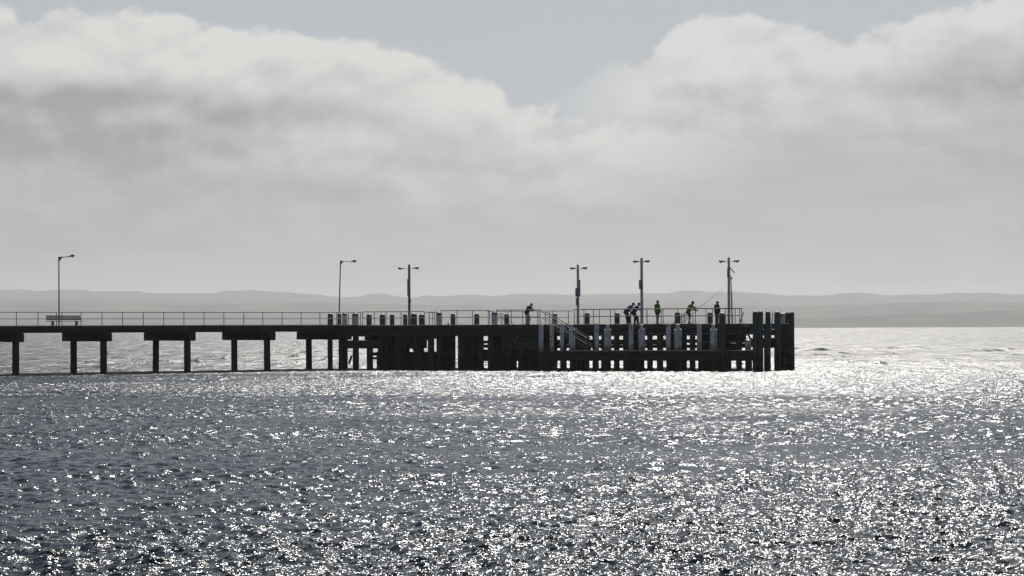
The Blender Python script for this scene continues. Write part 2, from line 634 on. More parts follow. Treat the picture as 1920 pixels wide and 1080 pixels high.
    me.polygons.foreach_set('use_smooth', np.ones(nq + 1, dtype=bool))
    me.update(calc_edges=True)
    me.validate()
    me.materials.append(M['sea'])
    o = bpy.data.objects.new('sea', me)
    C.objects.link(o)
    if me.polygons[0].normal.z < 0:
        me.flip_normals()
    tag(o, 'choppy grey sea glittering with sunlight', None, None, 'structure')


build_sea()

# ------------------------------------------------------------------ far shore
def fbm1(xx, seed, f0, octs, gain=0.5):
    r_ = np.random.default_rng(seed)
    out = np.zeros_like(xx)
    amp, f = 1.0, f0
    for _ in range(octs):
        tb = r_.uniform(-1, 1, 4096)
        q = xx * f + 1000.3
        i0 = np.floor(q).astype(int)
        fr = q - i0
        fr = fr * fr * (3 - 2 * fr)
        out += amp * (tb[i0 % 4096] * (1 - fr) + tb[(i0 + 1) % 4096] * fr)
        amp *= gain
        f *= 2.03
    return out


def build_hills():
    ridge = [(-400, 552), (-150, 547), (0, 544.5), (36, 543), (75, 545.5), (145, 542.5), (163, 542.7), (174, 545.3), (205, 544), (259, 546), (276, 549.3),
             (342, 550.2), (404, 548), (415, 545), (426, 542.4), (443, 544.6), (477, 543.5), (525, 548), (597, 551.5), (640, 556.8),
             (673, 556), (698, 550.7), (721, 550), (754, 556.5), (777, 557.8), (795, 553.7), (828, 555), (882, 551.8), (920, 554.5),
             (961, 551.3), (1057, 553.5), (1120, 551.8), (1198, 551), (1253, 551), (1275, 546.7), (1303, 545.5), (1337, 547.8),
             (1385, 546.7), (1425, 550), (1470, 553), (1531, 555.8), (1567, 552.6), (1590, 549), (1621, 549), (1658, 553.4),
             (1719, 551), (1756, 552.6), (1775, 550), (1854, 549), (1890, 553.4), (2050, 552), (2300, 556)]
    rp = np.array(ridge, float)
    front = np.array([(-400, 604), (0, 600), (300, 603), (700, 606), (1100, 604), (1450, 598), (1600, 593), (1700, 590), (1800, 586),
                      (1900, 583.5), (2000, 584), (2300, 590)], float)
    mid_ = np.array([(-400, 575), (0, 566), (120, 562), (330, 570), (560, 566), (900, 572), (1250, 568), (1500, 575), (1700, 570), (1900, 566), (2300, 572)], float)
    # plan: columns fan along the coast, rows go inland
    cols = np.linspace(-4800, 4800, 900)
    rows = np.concatenate([np.linspace(7600, 9600, 30), np.linspace(9700, 12000, 26), np.linspace(12100, 15200, 30)])
    XX, YY = np.meshgrid(cols, rows, indexing='xy')
    PX = 960 + FPX * XX / YY

    def hgt(tab, Yr):
        q = np.interp(PX, tab[:, 0], tab[:, 1])
        return EYE + Yr * ((AXIS_Y - q) / FPX - ROLL * (PX - 960) / FPX)

    bump = lambda a, b, c, q: np.exp(-((q - a) / np.where(q < a, b, c)) ** 2)
    n1 = fbm1(XX, 3, 1 / 260.0, 6, 0.55)
    n2 = fbm1(XX + YY * 0.35, 5, 1 / 500.0, 5)
    z1 = hgt(front, 8500) * bump(8500, 380, 900, YY)
    z2 = hgt(mid_, 10600) * bump(10600, 1100, 1300, YY)
    z3 = hgt(rp, 13600) * bump(13600, 1500, 1500, YY)
    z = np.maximum(np.maximum(z1, z2), z3)
    z = z + 4.5 * n1 * (YY > 8300) + 3.5 * n2 * (YY > 8700)
    shore = 7850 + 170 * fbm1(XX, 9, 1 / 1400.0, 4)
    z = np.where(YY < shore, -0.9, np.maximum(z, 1.5 + 1.5 * np.abs(n1)))
    z[-1, :] = -0.9
    me = bpy.data.meshes.new('hills')
    nr, nc = XX.shape
    vs_ = np.column_stack([XX.ravel(), YY.ravel(), z.ravel()])
    i = np.arange(nr - 1)[:, None] * nc
    j = np.arange(nc - 1)[None, :]
    q = np.stack([i + j, i + j + 1, i + j + 1 + nc, i + j + nc], -1).reshape(-1, 4)
    me.from_pydata(vs_.tolist(), [], q.tolist())
    me.polygons.foreach_set('use_smooth', [True] * len(me.polygons))
    me.materials.append(M['hills'])
    o = bpy.data.objects.new('hills', me)
    C.objects.link(o)
    tag(o, 'low hazy hills on the far shore', None, None, 'structure')


build_hills()

# ------------------------------------------------------------------ haze
mh = bpy.data.materials.new('haze')
mh.use_nodes = True
X.tree = mh.node_tree
X.tree.nodes.clear()
_o = new('ShaderNodeOutputMaterial')
_v = new('ShaderNodeVolumePrincipled')
_v.inputs['Color'].default_value = (0.96, 0.96, 0.955, 1)
_v.inputs['Density'].default_value = 7.8e-5
_v.inputs['Anisotropy'].default_value = 0.52
X.tree.links.new(_v.outputs[0], _o.inputs['Volume'])
hz = MB().box(0, 0, 164, 35600, 35600, 331).build('haze', mh, smooth=False)
tag(hz, 'pale sea haze', None, None, 'stuff')

# ------------------------------------------------------------------ walkway
def build_walkway():
    r = J.root('jetty_walkway')
    tag(r, 'long narrow concrete jetty walkway on paired piles, running in from the left', 'jetty')
    W = 8.3
    L0, L1 = -32.0, 31.4
    # the walkway ends against the wharf's skewed side
    end = lambda w: L1 + w * 0.42
    m = MB()
    b = 0.03
    for z0, z1, i0 in ((3.40, DECK, 0.0),):
        m.loft([[(L0, i0, z0), (end(i0), i0, z0), (end(W), W - i0, z0), (L0, W - i0, z0)],
                [(L0, i0, z1 - b), (end(i0), i0, z1 - b), (end(W), W - i0, z1 - b), (L0, W - i0, z1 - b)],
                [(L0, i0 + b, z1), (end(i0), i0 + b, z1), (end(W), W - i0 - b, z1), (L0, W - i0 - b, z1)]])
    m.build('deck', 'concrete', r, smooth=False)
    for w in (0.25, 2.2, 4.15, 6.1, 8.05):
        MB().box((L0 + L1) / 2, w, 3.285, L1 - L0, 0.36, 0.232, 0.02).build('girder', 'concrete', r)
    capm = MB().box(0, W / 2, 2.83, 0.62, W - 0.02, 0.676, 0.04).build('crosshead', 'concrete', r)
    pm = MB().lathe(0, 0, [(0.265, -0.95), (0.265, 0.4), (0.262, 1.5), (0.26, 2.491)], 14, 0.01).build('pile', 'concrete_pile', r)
    ts = [0.55 + 7.12 * i for i in range(-4, 5)]
    first = True
    for tt in ts:
        if first:
            capm.location.x = tt
        else:
            share(capm.data, 'crosshead', r, (tt, 0, 0))
        for w in (0.95, 6.65):
            if first and w < 1:
                pm.location = (tt, w, 0)
            else:
                share(pm.data, 'pile', r, (tt + random.uniform(-.03, .03), w, 0), (random.uniform(-.008, .008), random.uniform(-.008, .008), random.random() * 6))
        first = False
    # low timber sill tying the near piles together at the waterline
    for i in range(len(ts) - 1):
        frac = random.uniform(0.45, 0.8)
        q = MB().box(0, 0, 0, (ts[i + 1] - ts[i] - 0.5) * frac, 0.14, 0.14, 0.02).build('waterline_sill', 'beam', r)
        q.location = ((ts[i] + ts[i + 1]) / 2 + random.choice((-1, 1)) * (1 - frac) * 3.2, 0.82, -0.045 + random.uniform(-.045, .045))
        q.rotation_euler = (0, random.uniform(-.012, .012), 0)
    MB().box((L0 + L1) / 2 + 1.6, W - 0.12, DECK + 0.025, L1 - L0 + 3.2, 0.15, 0.056, 0.01).build('kerb', 'beam', r)
    return r


build_walkway()

# ------------------------------------------------------------------ wharf head
HW = 12.0
u_end = H.u(1389, 0.0)


def fill(fr, parent, xa, xb, rows, z0, z1, dia, mat, name='pile', wob=0.012):
    """Stand piles in the band of the row between two view gaps; several rows deep, staggered."""
    Ym = fr.Y((xa + xb) / 2, rows[0])
    wpx = dia * FPX / Ym
    n = max(1, int(math.ceil((xb - xa) / (wpx * 0.93))))
    if n == 1:
        xs = [(xa + xb) / 2]
        dd = min(dia, (xb - xa) * Ym / FPX)
    else:
        dd = dia
        xs = [xa + wpx / 2 + (xb - xa - wpx) * i / (n - 1) for i in range(n)]
    for i, xx in enumerate(xs):
        w = rows[i % len(rows)]
        Yr = fr.Y(xx, w)
        r0 = dd / 2 * Yr / Ym
        key = (round(r0, 2), round(z0, 2), round(z1, 2), mat)
        if key not in CACHE:
            m = MB().lathe(0, 0, [(key[0] * 1.03, z0), (key[0] * 1.02, z0 + (z1 - z0) * .3), (key[0], z0 + (z1 - z0) * .7), (key[0] * .98, z1)], 12, wob)
            o = m.build(name, mat, parent)
            CACHE[key] = o.data
        else:
            o = share(CACHE[key], name, parent)
        o.location = (fr.u(xx, w), w, 0)
        o.rotation_euler = (random.uniform(-.004, .004), random.uniform(-.004, .004), random.random() * 6)


CACHE = {}


def build_wharf():
    r = H.root('wharf_head')
    tag(r, 'dark timber wharf head on close-set piles at the end of the jetty', 'wharf')
    u0 = 0.05
    Lh = u_end - u0
    c = u0 + Lh / 2
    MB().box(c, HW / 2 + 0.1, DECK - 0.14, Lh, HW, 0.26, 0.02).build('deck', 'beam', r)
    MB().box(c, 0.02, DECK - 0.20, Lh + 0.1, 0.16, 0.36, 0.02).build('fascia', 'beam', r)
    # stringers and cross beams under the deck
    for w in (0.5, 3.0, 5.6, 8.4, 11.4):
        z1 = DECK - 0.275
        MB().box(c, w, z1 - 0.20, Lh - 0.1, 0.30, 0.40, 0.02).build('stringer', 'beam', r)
    lowz = H.z(900, 629.5, 3.0)
    me = None
    for i in range(13):
        uu = u0 + 0.7 + i * (Lh - 1.4) / 12
        if me is None:
            o = MB().box(0, HW / 2, (lowz + DECK - 0.68) / 2, 0.30, HW - 0.6, DECK - 0.68 - lowz, 0.02).build('cross_beam', 'beam', r)
            me = o.data
        else:
            o = share(me, 'cross_beam', r)
        o.location.x = uu
    # the openings one can look through, left to right
    gaps = [(652, 661), (673, 687.5), (699.5, 708), (768, 775), (795, 802), (814.5, 818), (854, 858.2), (907.3, 914.3), (969, 971),
            (1045, 1050), (1062.5, 1068), (1105, 1110.5), (1122.5, 1127), (1145.5, 1151), (1161.5, 1168), (1208, 1213.2),
            (1224, 1231.5), (1243.5, 1249), (1288, 1293), (1303.5, 1308.5), (1371, 1380), (1391, 1397)]
    edges = [634.5] + [v for g_ in gaps for v in g_] + [1399]
    for i in range(0, len(edges), 2):
        xa, xb = edges[i], edges[i + 1]
        rows = [0.6, 3.2, 6.2, 9.0] if xa < 1015 else [0.7, 4.0, 7.4, 10.2]
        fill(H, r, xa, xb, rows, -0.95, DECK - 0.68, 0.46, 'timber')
    # a pile just under the walkway's end
    fill(H, r, 614.6, 623.2, [0.6], -0.95, DECK - 0.5, 0.40, 'timber')

    def waling(xa, xb, ya, yb, w, name='waling', th=0.16, mat='beam'):
        ua, ub = H.u(xa, w), H.u(xb, w)
        xm = (xa + xb) / 2
        za, zb = H.z(xm, yb, w), H.z(xm, ya, w)
        o = MB().box(0, 0, 0, abs(ub - ua), th, zb - za, 0.015).build(name, mat, r)
        o.location = ((ua + ub) / 2, w, (za + zb) / 2)
        return o
    waling(646, 712, 638, 653.5, 0.27)
    waling(652, 664, 642, 649, 3.4)
    waling(684, 705, 620, 637.5, 6.5)
    waling(690, 716, 660.5, 667, 3.4)
    waling(690, 716, 669.5, 674, 0.27)
    waling(634, 1010, 618, 630.5, 0.27)
    waling(708, 800, 627, 653.2, 3.4)
    waling(700, 806, 630, 638, 6.6)
    waling(803, 846, 630, 635, 6.6)
    waling(896, 925, 638.5, 644, 3.4)
    waling(896, 925, 646, 652.3, 0.27)
    waling(940, 1010, 632, 655, 0.27)
    waling(900, 1010, 655, 677, 3.4)
    waling(900, 925, 662.5, 663.6, 3.7, th=0.05)
    waling(900, 925, 672.0, 673.2, 6.7, th=0.05)
    waling(900, 925, 678.5, 679.4, 6.7, th=0.05)
    # horizontal boards closing the inner bay down to the water
    for k_ in range(6):
        waling(706, 846, 659.5 + k_ * 5.6, 665.5 + k_ * 5.6, 6.55 + 0.07 * (k_ % 2), 'plank', 0.06)
    # diagonal braces on the left bay
    for xa, ya, xb, yb, w in ((654, 682, 659, 668, 6.5), (712, 690, 760, 640, 0.30), (765, 640, 800, 690, 0.30), (862, 690, 900, 640, 0.3)):
        pa = (H.u(xa, w), w, H.z(xa, ya, w))
        pb = (H.u(xb, w), w, H.z(xb, yb, w))
        MB().tube([pa, pb], 0.09, 6).build('brace', 'beam', r)
    # walings behind the landing, leaving slots between them
    for xa, xb in ((1012, 1398),):
        waling(xa, xb, 612.5, 629.8, 3.6)
        waling(xa, xb, 636.4, 643.3, 3.75)
        waling(xa, xb, 646.4, 652.6, 3.75)
        waling(1358, xb, 629, 637.5, 4.2)
        waling(1358, 1386, 652, 658, 4.2)
        waling(xa, 1284, 643.4, 646.3, 7.0)
        waling(1312, xb, 643.4, 646.3, 7.0)
    return r


wharf = build_wharf()

# lower landing in front of the wharf, with its stairs
LW = 2.7                    # how far it stands out


def build_landing():
    r = H.root('landing_stage')
    tag(r, 'low dark timber landing stage along the front of the wharf', 'landing stage')
    ua, ub = H.u(1012, -LW), H.u(1412, -LW)
    zt = H.z(1200, 657.0, -LW)
    zb = H.z(1200, 676.5, -LW)
    c, L = (ua + ub) / 2, ub - ua
    MB().box(c, -LW / 2, zt - 0.11, L, LW - 0.34, 0.2, 0.02).build('deck', 'beam', r)
    n = 7
    for i in range(n):
        q = MB().box(0, 0, 0, L / n - 0.03, 0.22, 0.36, 0.02).build('fascia_board', 'beam', r)
        q.location = (ua + (i + .5) * L / n, -LW + 0.08, zt - 0.18)
        q = MB().box(0, 0, 0, L / n - 0.03, 0.20, zt - zb - 0.38, 0.02).build('fascia_board', 'beam', r)
        q.location = (ua + (i + .5) * L / n, -LW + 0.10 + random.uniform(-.02, .02), (zb + zt - 0.38) / 2)
    MB().box(c, -0.4, zt - 0.35, L, 0.24, 0.28, 0.02).build('stringer', 'beam', r)
    gaps = [(1045, 1050), (1062.5, 1068), (1105, 1110.5), (1122.5, 1127), (1145.5, 1151), (1161.5, 1168), (1208, 1213.2),
            (1224, 1231.5), (1243.5, 1249), (1288, 1293), (1303.5, 1308.5), (1371, 1380), (1391, 1397)]
    edges = [1014] + [v for g_ in gaps for v in g_] + [1410]
    for i in range(0, len(edges), 2):
        fill(H, r, edges[i], edges[i + 1], [-LW + 0.32, -0.9, -1.7], -0.95, zb + 0.1, 0.42, 'timber')
    # two thin steel rails strung along the wharf wall behind the landing
    for yy in (625.3, 640.8):
        u0, u1 = H.u(1112, -0.15), H.u(1386, -0.15)
        z = H.z(1250, yy, -0.15)
        MB().tube([(u0, -0.15, z), (u1, -0.15, z)], 0.03, 6).build('handrail', 'pole_steel', r)
    return zt


landing_z = build_landing()

# white fender posts on the landing
fenders = [(1010.3, 1018.4, 0, 'white fender post at the left corner of the landing stage'),
           (1031, 1038.3, 0, 'slim white fender post crossing the top of the front stair'),
           (1050, 1057, 0, 'slim white fender post in front of the middle of the front stair'),
           (1067, 1078, 1, 'doubled white fender post in front of the foot of the front stair'),
           (1115, 1122.8, 0, 'single white fender post right of the front stair, first beyond its foot'),
           (1133, 1146, 1, 'doubled white fender post below and left of the leaning pair of people'),
           (1179, 1187.3, 0, 'single white fender post below the person in the blue jacket'),
           (1197, 1209, 1, 'doubled white fender post under the third twin-armed lamp'),
           (1249, 1257, 0, 'single white fender post right of the standing person in green'),
           (1264, 1278, 1, 'doubled white fender post left of the angler in green'),
           (1306.5, 1315, 0, 'single white fender post right of the angler in green'),
           (1331, 1344, 1, 'doubled white fender post beside the tall dark green pile')]
for xa, xb, dbl, lab in fenders:
    w = -LW - 0.16
    Yf = H.Y((xa + xb) / 2, w)
    xm = (xa + xb) / 2
    wid = (xb - xa) * Yf / FPX
    g_ = H.at(H.u(xm, w), w)
    o = empty('fender_post', (g_.x, g_.y, landing_z - 0.12), H.rz + random.uniform(-.05, .05))
    tag(o, lab, 'fender post', 'white fender posts on the landing stage')
    hgt = zat(xm, 607.5 if xm > 1060 else 609, Yf) - landing_z + 0.12
    if dbl:
        MB().box(0, -0.04, hgt / 2, wid * 0.46, 0.26, hgt, 0.03).build('centre_timber', 'white', o)
        for sgn in (-1, 1):
            h2 = hgt - 0.36 - random.uniform(0, .05)
            MB().box(sgn * wid * 0.37, 0.03, h2 / 2, wid * 0.265, 0.2, h2, 0.025).build('side_timber', 'white', o)
    else:
        MB().box(0, 0, hgt / 2, wid, 0.24, hgt, 0.035).build('timber', 'white', o)
        MB().box(0, 0, hgt + 0.021, wid * 0.8, 0.18, 0.04, 0.01).build('cap_plate', 'box', o)
    o.rotation_euler.y = random.uniform(-.008, .008)

# short pale post beyond the end of the landing
w = -0.6
g_ = H.at(H.u(1402.5, w), w)
o = empty('post', (g_.x, g_.y, landing_z - 0.01), H.rz)
tag(o, 'short pale post left of the big twin pile at the wharf end', 'post')
MB().box(0, 0, 0.36, 0.42, 0.3, 0.72, 0.03).build('timber', 'white', o)
MB().box(0, 0, 0.75, 0.50, 0.38, 0.06, 0.01).build('cap_plate', 'cap', o)

# ------------------------------------------------------------------ stairs
def stair(label, xa, xb, ztop, zbot, w0, w1, handrails=True, rise=0.18, rail_h=0.95, mat_tread='beam', lead=0.5):
    """Flight running along the wharf, top at xa, foot at xb (view columns)."""
    r = H.root('staircase')
    tag(r, label, 'staircase')
    ua, ub = H.u(xa, (w0 + w1) / 2), H.u(xb, (w0 + w1) / 2)
    n = max(3, int(round((ztop - zbot) / rise)))
    wm, ww = (w0 + w1) / 2, abs(w1 - w0)
    me = None
    for i in range(n):
        f = (i + 0.5) / n
        if me is None:
            o_ = MB().box(0, 0, 0, abs(ub - ua) / n * 0.95, ww - 0.12, 0.05, 0.01).build('tread', mat_tread, r)
            me = o_.data
        else:
            o_ = share(me, 'tread', r)
        o_.location = (ua + (ub - ua) * f, wm, ztop + (zbot - ztop) * (i + 1) / n + 0.0)
    sg = 1 if ub > ua else -1
    for w in (w0, w1):
        MB().add([(ua, w - .03, ztop - .25), (ub, w - .03, zbot - .06), (ub, w - .03, zbot + .2), (ua, w - .03, ztop + .02),
                  (ua, w + .03, ztop - .25), (ub, w + .03, zbot - .06), (ub, w + .03, zbot + .2), (ua, w + .03, ztop + .02)],
                 [(0, 1, 2, 3), (7, 6, 5, 4), (0, 4, 5, 1), (1, 5, 6, 2), (2, 6, 7, 3), (3, 7, 4, 0)]).build('stringer', 'beam', r, smooth=False)
        if handrails:
            for hh, rr in ((rail_h, 0.032), (rail_h * 0.5, 0.026)):
                MB().tube([(ua - sg * lead, w, ztop + hh + .06), (ua - sg * lead * .6, w, ztop + hh), (ub, w, zbot + hh)], rr * 1.25, 7).build('handrail', 'pale_rail', r)
            for f in (0.0, 0.5, 1.0):
                u_, z_ = ua + (ub - ua) * f, ztop + (zbot - ztop) * f
                MB().tube([(u_, w, z_ - .1), (u_, w, z_ + rail_h)], 0.028, 7).build('baluster', 'steel', r)
    return r


stair('steel stair with slanting handrails descending right to the landing stage', 1027, 1104, DECK, landing_z + 0.02, -1.75, -0.35, lead=0.35)
# stair behind the wharf, seen through the rails left of the person in pale trousers
stair('stair with slanting handrails behind the rails left of the person in pale clothes', 944, 985, DECK, 1.7, HW + 0.3, HW + 1.6)
stair('far stair with slanting handrails behind the angler in green, descending left', 1281, 1240, DECK, 1.7, HW + 0.3, HW + 1.6)
stair('plain dark stair without handrails at the right end of the wharf', 1390, 1413, DECK - 0.25, landing_z, 1.0, 4.0, handrails=False, lead=0.2)

# ------------------------------------------------------------------ railings
def railing(fr, label, posts, w, h, name='railing', mat='steel', over=(0, 0), z0=DECK, group=None, rad=0.034):
    us = [fr.u(q, w) for q in posts]
    g0 = fr.at(us[0], w)
    r = empty(name, (g0.x, g0.y, z0), fr.rz)
    tag(r, label, 'railing', group)
    me = None
    for u_ in us:
        if me is None:
            o_ = MB().tube([(0, 0, -.005), (0, 0, h)], rad * 0.9, 8).build('post', mat, r)
            me = o_.data
        else:
            o_ = share(me, 'post', r, (u_ - us[0], 0, 0), (random.uniform(-.006, .006), random.uniform(-.008, .008), 0))
    L_ = us[-1] - us[0]
    MB().tube([(-over[0], 0, h), (L_ + over[1], 0, h)], rad, 8).build('top_rail', mat, r)
    MB().tube([(-over[0] * .2, 0, h * .52), (L_ + over[1] * .2, 0, h * .52)], rad * 0.85, 8).build('middle_rail', mat, r)
    return r


RG = 'steel railings on the jetty and wharf'
jposts = [30.9 - 41.2 * i for i in range(10, 0, -1)]
railing(J, 'long two-bar steel railing along the walkway, running behind the bench to the first bollards',
        [p_ for p_ in jposts] + [30.9, 71.3, 106.3], 0.1, 1.04, over=(0, 0.0), group=None)
railing(J, 'two-bar steel railing along the walkway from the single-arm lamp by the bench to the wharf',
        [116, 152, 191.1, 230, 268.9, 307, 345, 382.6, 419.9, 457, 493, 529, 564.8, 600, 631, 653.4, 676], 0.1, 1.04, over=(0.15, 0.1))
railing(H, 'bright two-bar railing in front of the leftmost twin-armed lamp', [680, 702, 724, 752, 768, 796], 0.12, 1.08)
railing(H, 'short railing end piece left of the pale bollard by the first twin lamp', [805, 811.5, 815.5], 0.12, 1.02, over=(0.3, 0.2))
railing(H, 'four-post railing section enclosing two dark bollards mid-wharf', [827.5, 857, 886, 915.5], 0.12, 1.14, over=(0.05, 0.1))
railing(H, 'railing section that the person in pale trousers leans on', [931.5, 958.5, 1008.5, 1013], 0.12, 1.16, over=(0.06, 0.05))
railing(H, 'back railing seen beyond the person in pale trousers', [918, 951, 980, 1009, 1037, 1066], HW - 0.2, 1.16, over=(0.2, 0.4))
railing(H, 'long front railing below the lamps on the right half of the wharf',
        [1077, 1095, 1113, 1144.5, 1182, 1213, 1240, 1271, 1304, 1336, 1361, 1387], 0.12, 1.19, over=(0.05, 0.2))
railing(H, 'long back railing behind the people on the right half of the wharf',
        [1095, 1124, 1153, 1183, 1213.5, 1243.5, 1271, 1299, 1324, 1350, 1378.5, 1391], HW - 0.2, 1.27, over=(0.2, 0.05))

# ------------------------------------------------------------------ bollards
def bollard(label, xa, xb, ytop, w, white=False, fr=H, ybot=None, group='domed bollards along the deck'):
    xm = (xa + xb) / 2
    Yb = fr.Y(xm, w)
    rr = (xb - xa) / 2 * Yb / FPX
    g1 = fr.at(fr.u(xm, w), w)
    zt = zat(xm, ytop, Yb)
    h = zt - DECK
    o = empty('bollard', (g1.x, g1.y, DECK - 0.004), random.random() * 6)
    tag(o, label, 'bollard', group)
    rh = rr * 0.85
    MB().lathe(0, 0, [(rr * 1.0, 0), (rr * 1.02, h * .3), (rr, h - rh - 0.03)], 16, 0.01).build('shaft', 'white' if white else 'bollard', o)
    prof = [(rr * 1.02, h - rh - 0.03), (rr * 1.02, h - rh)] + [(rr * math.cos(a), h - rh + rh * math.sin(a)) for a in (0.3, 0.6, 0.9, 1.15, 1.35)] + [(rr * .1, h)]
    MB().lathe(0, 0, prof, 16).build('domed_cap', 'cap', o)
    o.rotation_euler.x = random.uniform(-.012, .012)
    return o


bl = [(614.3, 624.6, 587, 0.9, 0, 'dark domed bollard standing alone left of the second single-arm lamp', J),
      (632.7, 640.2, 587.5, 2.4, 0, 'dark domed bollard right behind the second single-arm lamp post', J),
      (641.5, 651.3, 586.5, 1.2, 1, 'pale bollard with black dome immediately right of the second single-arm lamp', J),
      (660, 672.5, 586.3, 0.5, 1, 'widest pale bollard with black dome, second pale one from the left', H),
      (687, 697, 588.3, 2.6, 0, 'dark domed bollard first to the right of the widest pale bollard', H),
      (712, 722.5, 588.5, 2.6, 0, 'dark domed bollard midway between widest pale bollard and leftmost twin lamp', H),
      (731, 739.6, 589, 4.5, 0, 'narrow dark domed bollard second to the left of the leftmost twin lamp', H),
      (755.8, 764, 588.5, 4.5, 0, 'dark domed bollard touching the left side of the leftmost twin lamp', H),
      (770.3, 782, 586.8, 2.0, 0, 'dark domed bollard close to the right of the leftmost twin lamp', H),
      (785.5, 796, 588.6, 2.6, 0, 'dark domed bollard at the right end of the bright railing', H),
      (818, 829, 584.8, -0.15, 1, 'pale bollard with black dome between two railing sections, right of leftmost twin lamp', H),
      (845, 854, 587.6, 2.6, 0, 'dark domed bollard inside the four-post railing, nearer its left end', H),
      (889, 898.8, 587.4, 2.6, 0, 'dark domed bollard inside the four-post railing, nearer its right end', H),
      (921.6, 933, 584, -0.15, 1, 'pale bollard with black dome left of the person in pale trousers', H),
      (945.5, 954.5, 588, 4.5, 0, 'dark domed bollard beside the handrail left of the person in pale trousers', H),
      (1035.2, 1045, 587.2, 4.5, 0, 'dark domed bollard behind the top of the front stair', H),
      (1096.2, 1105.6, 586, 3.5, 0, 'dark domed bollard right of the second twin-armed lamp', H),
      (1152.2, 1162, 585.8, 3.5, 0, 'dark domed bollard left of the leaning person in blue', H),
      (1265, 1275.8, 584.7, 3.5, 0, 'dark domed bollard left of the angler in green', H),
      (1326.5, 1335.8, 584.8, 3.5, 0, 'dark domed bollard left of the person in the dark cap', H)]
for xa, xb, yt, w, wh, lab, fr in bl:
    bollard(lab, xa, xb, yt, w, bool(wh), fr)

# small cleat on the deck edge
g_ = H.at(H.u(841, 0.25), 0.25)
o = empty('mooring_cleat', (g_.x, g_.y, DECK - 0.012), H.rz)
tag(o, 'tiny black mooring cleat on the deck edge between a pale and a dark bollard', 'cleat')
MB().box(0, 0, 0.05, 0.10, 0.10, 0.10, 0.02).build('stem', 'cap', o)
MB().tube([(-.16, 0, .11), (-.06, 0, .125), (.06, 0, .125), (.16, 0, .11)], [.02, .035, .035, .02], 8).build('horn', 'cap', o)

# ------------------------------------------------------------------ big fender piles at the wharf's end
def big_pile(label, spans, ytop, ybase, w, mat='green_timber', extra=None):
    xm = sum(q for sp2 in spans for q in sp2) / (2 * len(spans))
    g1 = H.at(H.u(xm, w), w)
    Yb = g1.y
    o = empty('fender_pile', (g1.x, g1.y, -0.95), H.rz)
    tag(o, label, 'pile', 'big timber fender piles around the right end of the wharf')
    zt = zat(xm, ytop, Yb) + 0.95
    for xa, xb in spans:
        rr = (xb - xa) / 2 * Yb / FPX
        uu = H.u((xa + xb) / 2, w) - H.u(xm, w)
        m = MB()
        hh = zt - random.uniform(0, .04)
        rh = rr * 1.0
        m.lathe(uu, 0, [(rr * 1.05, 0), (rr * 1.04, hh * .3), (rr * 1.0, hh * .7), (rr, hh - rh)], 16, 0.015)
        m.build('timber_pile', mat, o)
        prof = [(rr * 1.015, hh - rh - .02), (rr * 1.01, hh - rh + .02)] + [(rr * math.cos(a), hh - rh + rh * math.sin(a)) for a in (0.3, 0.6, 0.9, 1.15, 1.35)] + [(rr * .1, hh)]
        MB().lathe(uu, 0, prof, 16).build('domed_cap', 'cap', o)
    if len(spans) > 1:
        for zz in (1.5, 3.6):
            MB().box(0, -.05, zz, (spans[-1][1] - spans[0][0]) * Yb / FPX * 0.9, 0.62, 0.09, 0.01).build('iron_band', 'cap', o)
    return o


big_pile('tall dark green pile in front of the person in the dark cap', [(1348, 1360)], 585.5, 0, -LW - 0.35)
big_pile('twin dark green piles left-most of the cluster at the wharf end', [(1411, 1421.2), (1420.8, 1431)], 582.6, 0, -LW + 0.2)
big_pile('single slimmer dark green pile second in the cluster at the wharf end', [(1435, 1445)], 583, 0, -1.0)
big_pile('broad dark green pile right of the thin leaning pole in the end cluster', [(1451.5, 1463.8)], 583.2, 0, 1.2)
big_pile('rightmost twin dark green piles of the cluster at the wharf end', [(1472, 1481), (1480.5, 1489.5)], 584.2, 0, 3.4)
# inner dark piles of the cluster
big_pile('slim dark pile half hidden behind the twin piles of the end cluster', [(1432.3, 1439.5)], 607, 0, 4.2, 'timber')
big_pile('dark pile half hidden between broad and rightmost piles of the end cluster', [(1460, 1473)], 607, 0, 4.6, 'timber')

r = H.root('pile_frame')
tag(r, 'dark heavy timber frame bracing the pile cluster at the wharf end', 'timber frame')
for xa, xb, ya, yb, w in ((1424, 1480, 606.5, 617, 2.2), (1424, 1480, 617.6, 628.8, 2.3), (1424, 1480, 633.3, 652.5, 2.2), (1405, 1440, 607, 613, 0.6), (1405, 1440, 634, 650, 0.6),
                          (1450, 1484, 620, 627, 4.0), (1452, 1484, 660, 668, 4.0)):
    ua, ub = H.u(xa, w), H.u(xb, w)
    za, zb = H.z((xa + xb) / 2, yb, w), H.z((xa + xb) / 2, ya, w)
    o = MB().box(0, 0, 0, ub - ua, 0.3, zb - za, 0.02).build('waling', 'beam', r)
    o.location = ((ua + ub) / 2, w, (za + zb) / 2)

# pale painted marker box between the last piles
w = 4.6
g_ = H.at(H.u(1467.6, w), w)
o = empty('marker_box', (g_.x, g_.y, H.z(1467, 607.2, w)), H.rz)
tag(o, 'pale box with dark lid wedged between the last piles of the end cluster', 'box')
hh = H.z(1467, 590, w) - H.z(1467, 607.2, w)
MB().box(0, 0, hh / 2, 0.36, 0.34, hh, 0.02).build('body', 'white', o)
MB().box(0, 0, hh + 0.05, 0.44, 0.42, 0.09, 0.015).build('lid', 'cap', o)

